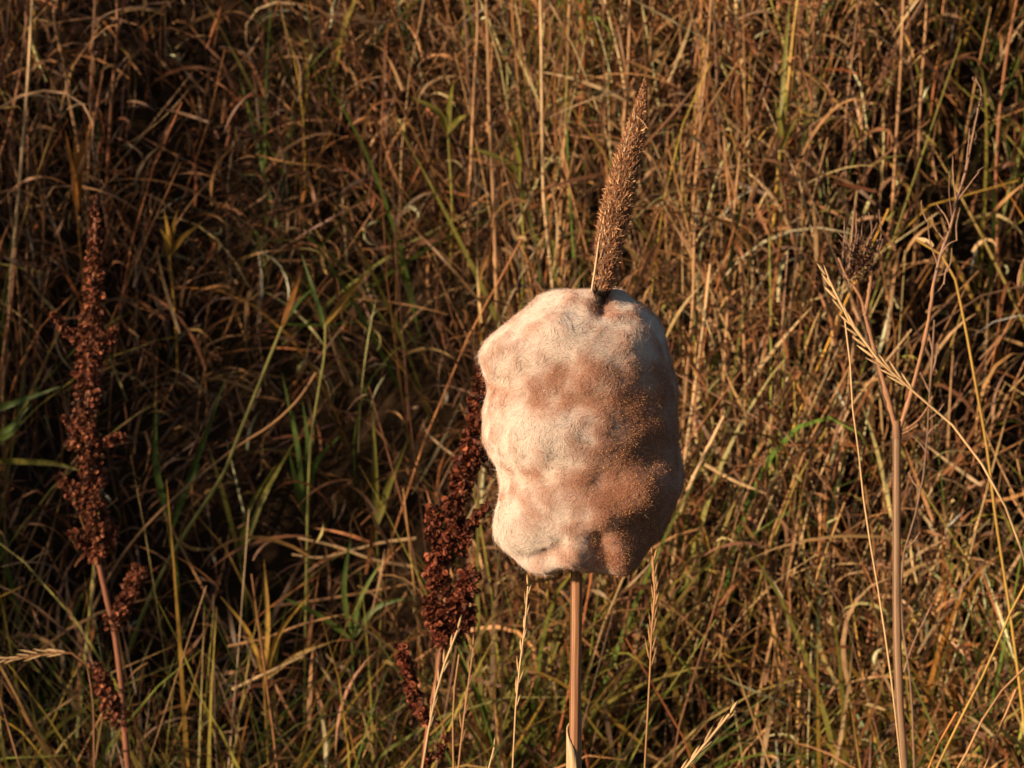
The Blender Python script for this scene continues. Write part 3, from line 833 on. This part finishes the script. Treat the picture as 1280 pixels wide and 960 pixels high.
# ---------------------------------------------------------------- single grass stalks one can pick out
def spikelets(mb, path, n, length, width, col, ang=0.20, side_first=1):
    """flattened grass ear: pointed spikelets set alternately along the top of a stalk"""
    m = len(path)
    for k in range(n):
        f = k / (n - 1)
        p = np.array([np.interp(f, np.linspace(0, 1, m), path[:, c_]) for c_ in range(3)])
        t = unit((path[min(m - 1, int(f * (m - 1)) + 1)] - path[max(0, int(f * (m - 1)) - 1)])[None])[0]
        s = unit(np.cross(t, np.array((0.0, 1.0, 0.15)))[None])[0] * (1 if (k % 2) else -1)
        s2 = np.cross(t, s)
        a_ = ang * rng.uniform(0.5, 1.3)
        dd = t * math.cos(a_) + s * math.sin(a_)
        L = length * rng.uniform(0.8, 1.2) * (1 - 0.35 * f); W = width * rng.uniform(0.8, 1.2)
        q1 = unit(np.cross(dd, s2)[None])[0]
        V = [p]
        for (zz, ww) in ((0.3, 1.0), (0.65, 0.8)):
            for r_a in range(4):
                an = r_a * math.pi / 2 + 0.4
                V.append(p + dd * L * zz + (q1 * math.cos(an) + s2 * math.sin(an) * 0.7) * W * 0.5 * ww)
        V.append(p + dd * L)
        F3 = [(0, 1 + (r_a + 1) % 4, 1 + r_a) for r_a in range(4)] + [(5 + r_a, 5 + (r_a + 1) % 4, 9) for r_a in range(4)]
        F4 = [(1 + r_a, 1 + (r_a + 1) % 4, 5 + (r_a + 1) % 4, 5 + r_a) for r_a in range(4)]
        cc = np.asarray(col) * rng.uniform(0.75, 1.2)
        n0 = mb.n
        mb.add(np.array(V), np.array(F3), cc)
        mb.F4.append(np.array(F4) + n0)

def stalk(label, d, path, wpx, col, ear=0.0, group=None, name='grass_stalk', cat='grass stalk', n_ear=16, ear_len=0.010, wob=0.5, ground=True, leaves=(), clear=0.14, earcol=None):
    """path in photo pixels from tip to lowest visible point; carried on down to the soil"""
    if d is None: d = on_bank(path[-1][0], path[-1][1], clear)
    u = mmpx(d)
    pts = [at(a_, b_, d) for a_, b_ in path]
    vis = spline(pts, 40)
    if ground: pts = to_ground(pts, d)
    c = np.array(PAL[col]) if isinstance(col, str) else lin(*col)
    pth = spline(pts, 60)
    pth = pth + np.cumsum(rng.normal(0, 0.07 * u * wob, pth.shape), 0) * np.array((1, 1, 0))
    root = empty(name, pts[-1], label, cat, group)
    w = np.linspace(wpx * 0.35, wpx * 0.6, 60) * u
    w[[20, 38]] *= 1.5
    mb = MB(); cc = c * (0.85 + 0.3 * rng.uniform(0, 1, (60, 1)))
    add_tube(mb, pth, w, np.repeat(cc, 7, 0), 7)
    mb.build('stem', M_STALK, root)
    if ear:
        full = np.linalg.norm(np.diff(pth, axis=0), axis=1).sum(); seen = np.linalg.norm(np.diff(vis, axis=0), axis=1).sum()
        k = max(4, int(60 * ear * seen / full))
        ep = pth[:k][::-1]
        mb = MB(); spikelets(mb, ep, n_ear, ear_len, wpx * 0.62 * u + 0.0003, (c if earcol is None else np.array(PAL[earcol])) * 0.86)
        mb.build('seed_head', M_STALK, root)
    for (x0, y0, pts_l, wl, cl) in leaves:
        blade(root, [at(a_, b_, d + 0.004 * q_) for q_, (a_, b_) in enumerate([(x0, y0)] + pts_l)], wl * u, PAL[cl])
    return root

def blade(root, pts, w, col, name='leaf_blade', n=18):
    p = spline(pts, n)
    T = unit(np.gradient(p, axis=0))
    S = unit(np.cross(T, np.array((0.15, 1.0, 0.25))))
    Nn = np.cross(S, T)
    s = np.linspace(0, 1, n)
    tw = 0.5 * np.sin(s * 2.5 + rng.uniform(0, 6))
    S2 = S * np.cos(tw)[:, None] + Nn * np.sin(tw)[:, None]
    N2_ = np.cross(S2, T)
    ww = (np.minimum(0.5 + s * 2.5, 1) * (1 - s ** 2.4)).clip(0.05)[:, None] * w / 2
    V = np.stack([p - S2 * ww, p + N2_ * ww * 0.35, p + S2 * ww], 1).reshape(-1, 3)
    i_ = (np.arange(n - 1) * 3)[:, None]
    F = np.concatenate([np.stack([i_, i_ + 1, i_ + 4, i_ + 3], -1).reshape(-1, 4), np.stack([i_ + 1, i_ + 2, i_ + 5, i_ + 4], -1).reshape(-1, 4)])
    c = np.asarray(col)[None] * (0.85 + 0.3 * rng.uniform(0, 1, (n, 1)))
    mb = MB(); mb.add(V, F, np.repeat(c, 3, 0))
    return mb.build(name, M_GREEN, root)

stalk('drooping pale grass ear on an arched stem across the dead forked stalk', 1.08, [(1035, 347), (1052, 385), (1078, 425), (1105, 458), (1132, 482), (1175, 515), (1215, 562), (1248, 615), (1275, 680), (1295, 760)], 4.4, 'pale', 0.30, n_ear=22, ear_len=0.011)
stalk('wavy hair-thin pale straw hanging beside the thick forked stalk', 1.10, [(1056, 398), (1062, 440), (1064, 490), (1073, 560), (1082, 640), (1097, 730), (1112, 830), (1127, 960)], 3.0, 'pale', wob=1.6)
stalk('slender straw with a narrow ear, standing alone close left of the cattail stem', 1.05, [(660, 733), (657, 775), (650, 830), (645, 880), (641, 960)], 2.8, 'pale', 0.16, n_ear=12, ear_len=0.008)
stalk('slender straw with a narrow twisted ear, standing alone right of the cattail stem', 1.12, [(816, 695), (819, 735), (815, 780), (813, 830), (806, 960)], 3.2, 'straw', 0.26, n_ear=16, ear_len=0.010)
stalk('short thick plump grass ear slanting up right of the cattail stem', 0.98, [(912, 893), (898, 912), (880, 932), (855, 962)], 5.5, 'pale', 0.30, n_ear=14, ear_len=0.010)
stalk('pale bent grass ear in front of the rust red dock stalk', 1.16, [(572, 788), (562, 812), (548, 855), (538, 900), (528, 960)], 3.6, 'pale', 0.20, n_ear=12, ear_len=0.010)
stalk('thin upright straw just beside the foot of the rust red dock stalk', 1.18, [(574, 818), (568, 860), (566, 900), (567, 960)], 3.2, 'straw', wob=0.8)
stalk('thin straw slanting by the foot of the rust red dock stalk', 1.20, [(592, 810), (585, 860), (579, 905), (573, 960)], 3.2, 'straw', 0.1, n_ear=8)
stalk('pale horizontal grass ear bent over beside the tall dark dock stalk', 1.5, [(12, 824), (45, 819), (88, 816), (104, 822), (112, 850), (118, 960)], 3.0, 'brown', 0.32, earcol='pale', n_ear=14, ear_len=0.014)
stalk('short bristly straw tip poking up left of the cattail stem foot', 1.05, [(618, 934), (612, 950), (607, 975)], 3.5, 'pale', 0.3, n_ear=8, ear_len=0.007)
g = 'golden straws leaning beside the thick forked stalk'
labs = iter(['long golden straw leaning out low beside the thick forked stalk',
             'tan straw with a crooked bend leaning out below the long golden one',
             'short straight tan straw leaning out beside the crooked one',
             'short orange straw leaning close to the foot of the thick forked stalk'])
for pth_, w_, cl_ in [([(1283, 728), (1262, 768), (1236, 830), (1205, 890), (1170, 962)], 4.5, 'yellow'), ([(1284, 832), (1262, 855), (1240, 875), (1220, 920), (1196, 962)], 4.2, 'straw'), ([(1270, 862), (1252, 905), (1230, 962)], 4.0, 'straw'),
                      ([(1196, 890), (1178, 920), (1160, 962)], 3.6, 'orange')]:
    stalk(next(labs), 1.15 + rng.uniform(0, 0.06), pth_, w_, cl_, group=g)
stalk('bent straw with a pale folded tip leaf behind the bare twigs', 1.42, [(1146, 300), (1166, 308), (1188, 335), (1205, 400), (1218, 470), (1234, 560), (1244, 640), (1262, 760)], 4.5, 'yellow', leaves=[(1166, 308, [(1155, 301), (1144, 297)], 9, 'pale')])
stalk('yellow green reed-like grass stalk with a long orange tip leaf, leaning over the hollow', on_bank(380, 640, 0.30), [(353, 408), (340, 440), (320, 490), (298, 545), (280, 590), (262, 620), (243, 648)], 5.5, 'ygreen',
      leaves=[(353, 408, [(364, 375), (378, 335)], 8, 'orange'), (353, 408, [(375, 375), (395, 358)], 6, 'green'), (353, 405, [(400, 406), (452, 402)], 5, 'green')])
stalk('yellow green grass stalk with forked leaves beside the hollow in the bank', on_bank(380, 640, 0.30), [(407, 405), (406, 440), (398, 490), (390, 540), (386, 600), (384, 680)], 3.8, 'ygreen',
      leaves=[(407, 405, [(430, 375), (462, 338)], 8, 'yellow'), (407, 412, [(392, 365), (377, 318)], 6, 'green')])
stalk('thin tan stalk crossing low under the leaning yellow green stalk', on_bank(380, 640, 0.30), [(395, 466), (372, 500), (340, 530), (300, 556), (255, 590), (215, 625)], 3.4, 'straw')
g = 'tall straight straws on the bank'
for pth_, w_, cl_, lab in [
    ([(42, -30), (36, 80), (28, 190), (18, 300), (8, 420)], 4.5, 'pale', 'long pale straw leaning past the withered orange leaf tuft'),
    ([(34, 20), (22, 110), (8, 170), (-8, 220)], 4.2, 'rust', 'rust brown straw crossing behind the long pale straw near the orange tuft'),
    ([(70, -20), (68, 25), (80, 80), (88, 130), (96, 170)], 5, 'straw', 'kinked tan straw rising out of the withered orange leaf tuft'),
    ([(120, -20), (116, 60), (113, 140), (111, 210)], 4.5, 'brown', 'straight brown straw standing above the tip of the tall dark dock stalk'),
    ([(146, -20), (146, 50), (142, 100), (138, 150)], 5, 'rust', 'short rust brown straw beside the straight brown one above the dark dock'),
    ([(596, -20), (597, 40), (594, 90), (590, 180)], 4.5, 'straw', 'short tan straw beside the pale green leafy sprig'),
    ([(607, -20), (610, 60), (612, 140), (617, 250), (620, 340)], 5, 'straw', 'long tan straw between the leafy green sprig and the yellow green sprig'),
    ([(675, -20), (677, 70), (678, 160), (680, 250), (688, 330)], 4.2, 'pale', 'long pale straw rising behind the shoulder of the fluffy cattail head'),
    ([(713, -20), (710, 60), (708, 140), (704, 210)], 4.5, 'straw', None), ([(787, -20), (786, 60), (780, 150)], 5, 'straw', None),
    ([(890, -20), (885, 60), (880, 110), (872, 200)], 4, 'straw', None),
    ([(1000, -20), (992, 40), (985, 110), (978, 170)], 5, 'yellow', 'yellow straw standing up through the bright yellow green tuft'),
    ([(1130, -20), (1125, 100), (1120, 180), (1115, 280)], 4.5, 'straw', 'tan straw standing behind the withered umbel of the forked stalk'),
    ([(1160, -20), (1156, 50), (1150, 140), (1146, 260)], 4.2, 'straw', 'tan straw standing between the two branches of the forked stalk'),
    ([(1275, -20), (1260, 60), (1250, 140), (1245, 240), (1248, 330)], 5, 'rust', 'long rust red straw behind the bare upright twigs'),
    ([(868, 290), (866, 380), (858, 480), (852, 560)], 5, 'straw', 'tan straw close behind the shaded side of the fluffy head'),
    ([(888, 330), (880, 400), (868, 490), (858, 560)], 4.6, 'pale', 'pale leaning straw close behind the shaded side of the fluffy head'),
    ([(905, 170), (912, 250), (925, 330), (930, 420)], 4.2, 'straw', None), ([(925, 190), (915, 300), (908, 420)], 4.5, 'straw', None),
    ([(968, 180), (985, 270), (1000, 340)], 4.6, 'brown', 'brown leaning straw growing below the bright yellow green tuft'),
    ([(20, 310), (14, 380), (5, 440)], 4.5, 'rust', 'short rust straw at the foot of the long pale straw'),
    ([(1000, 640), (985, 720), (965, 800)], 4, 'straw', 'short tan straw low down between the cattail and the forked stalk')]:
    stalk(lab or 'thin straight tan straw in the straw-covered bank behind the brown upper spike', None, pth_, w_, cl_, group=g)
g = 'straws lying across the bank grass'
labs = iter(['pale straw lying level across the shade beside the rust red dock stalk',
             'pale straw slanting down to the rust red dock, crossing the level one',
             'tan straw lying below the two crossed pale straws near the rust red dock',
             'tan straw lying among green blades, parallel to the one above it',
             'short pale straw lying lowest among the green blades',
             'short pale broken straw lying behind the shaded side of the fluffy head',
             'thick pale bent straw close beside the shaded side of the fluffy head', "tan straw slanting down beside the tall dark dock's lower clusters", 'thin tan straw arching below the fluffy head toward the narrow twisted ear'])
for pth_, w_, cl_ in [([(365, 693), (400, 697), (440, 688), (480, 678), (520, 673)], 4.5, 'pale'), ([(372, 672), (420, 683), (470, 700), (515, 708)], 4.5, 'pale'), ([(520, 728), (470, 738), (400, 750), (340, 758)], 4.4, 'straw'),
                      ([(430, 768), (380, 780), (330, 798), (285, 808)], 4.2, 'straw'), ([(380, 820), (340, 838), (290, 862)], 4.2, 'pale'), ([(958, 617), (920, 602), (880, 580)], 5, 'pale'), ([(905, 520), (890, 550), (870, 590), (850, 640)], 6, 'pale'),
                      ([(205, 640), (235, 700), (262, 750), (300, 830)], 4.5, 'straw'), ([(880, 660), (850, 668), (810, 690), (770, 720)], 4.5, 'straw')]:
    stalk(next(labs), on_bank(pth_[len(pth_) // 2][0], pth_[len(pth_) // 2][1], 0.22), pth_, w_ * 0.85, cl_, group=g, ground=False)

def tuft(label, d, base, leaves, col, wpx, group=None, name='grass_tuft'):
    """a separate tuft: blades fanning from one point"""
    d = on_bank(base[0], base[1], 0.20)
    b = at(base[0], base[1], d)
    gz = float(ground_h(b[0], b[1] + 0.05)) - 0.01
    foot = np.array((b[0], b[1] + 0.05, min(gz, b[2] - 0.03)))
    root = empty(name, foot, label, 'grass tuft', group)
    u = mmpx(d)
    mb = MB(); add_tube(mb, spline([foot, (foot + b) / 2 + np.array((0.003, -0.01, 0)), b], 14), np.linspace(1.9, 1.5, 14) * u, np.array(PAL[col]) * 0.9, 7); mb.build('stem', M_STALK, root)
    for lf in leaves:
        blade(root, [at(x, y, d - 0.01 * k) for k, (x, y) in enumerate([base] + lf)], wpx * u, np.array(PAL[col]) * rng.uniform(0.8, 1.2))
    return root
tuft('withered orange leaf tuft spreading like a small fan among straws', 1.78, (96, 265), [[(92, 220), (80, 155)], [(95, 215), (93, 165)], [(103, 200), (117, 140)], [(98, 210), (104, 165)]], 'orange', 8)
tuft('yellow and orange withered tuft above the dark hollow', 1.82, (212, 320), [[(210, 290), (205, 262)], [(215, 290), (222, 262)], [(225, 300), (252, 278)], [(208, 300), (200, 285)]], 'yellow', 8)
tuft('bright yellow green tuft standing among tan straws', 1.80, (975, 190), [[(975, 160), (968, 120)], [(978, 155), (985, 110)], [(985, 165), (998, 145)], [(982, 60), (988, -10)]], 'ygreen', 8)
tuft('pale green leafy grass sprig with a leaf lying sideways', 1.80, (560, 165), [[(548, 140), (512, 120)], [(572, 150), (585, 142)], [(562, 130), (567, 95)]], 'ygreen', 8)
tuft('yellow green sprig of narrow leaves above the fluffy head', 1.85, (650, 215), [[(645, 185), (632, 165)], [(650, 180), (640, 140)], [(625, 198), (580, 182)]], 'ygreen', 7)
tuft('long yellow blade tuft lying flat beside the tall dark dock stalk', 1.55, (-20, 576), [[(30, 577), (70, 580), (106, 590)]], 'ygreen', 10)
tuft('long green blade tuft reaching toward the tall dark dock stalk', 1.55, (-30, 520), [[(20, 503), (76, 483)], [(0, 540), (40, 505)], [(0, 548), (32, 525)]], 'green', 9)
tuft('green blade tuft crossing the hollow below the leaning stalk', 1.60, (380, 640), [[(372, 560), (352, 465)], [(385, 560), (378, 500)], [(400, 570), (425, 545)], [(372, 610), (360, 560)]], 'green', 9)
tuft('upright green blades beside a yellow one below the hollow', 1.58, (470, 660), [[(469, 600), (466, 515)], [(485, 610), (512, 545)]], 'ygreen', 9)
tuft('pair of slim yellow green blades rising between the two dock stalks', 1.6, (300, 700), [[(330, 620), (372, 545)], [(310, 640), (345, 580)], [(285, 640), (262, 560)]], 'ygreen', 8)
tuft('low green blades sprawling by the foot of the rust red dock', 1.6, (440, 800), [[(470, 760), (520, 745)], [(430, 740), (440, 660)], [(400, 770), (350, 745)], [(450, 750), (478, 700)]], 'green', 8)
tuft('yellow and green blades leaning between the dock stalks, close to the ground', 1.6, (330, 850), [[(350, 790), (390, 740)], [(310, 790), (275, 745)], [(335, 780), (330, 700)], [(370, 820), (420, 800)]], 'yellow', 7)
tuft('green leaning blades near the tall dark dock stalk foot', 1.56, (215, 660), [[(240, 590), (282, 473)], [(196, 590), (195, 495)], [(225, 630), (250, 580)]], 'green', 9)
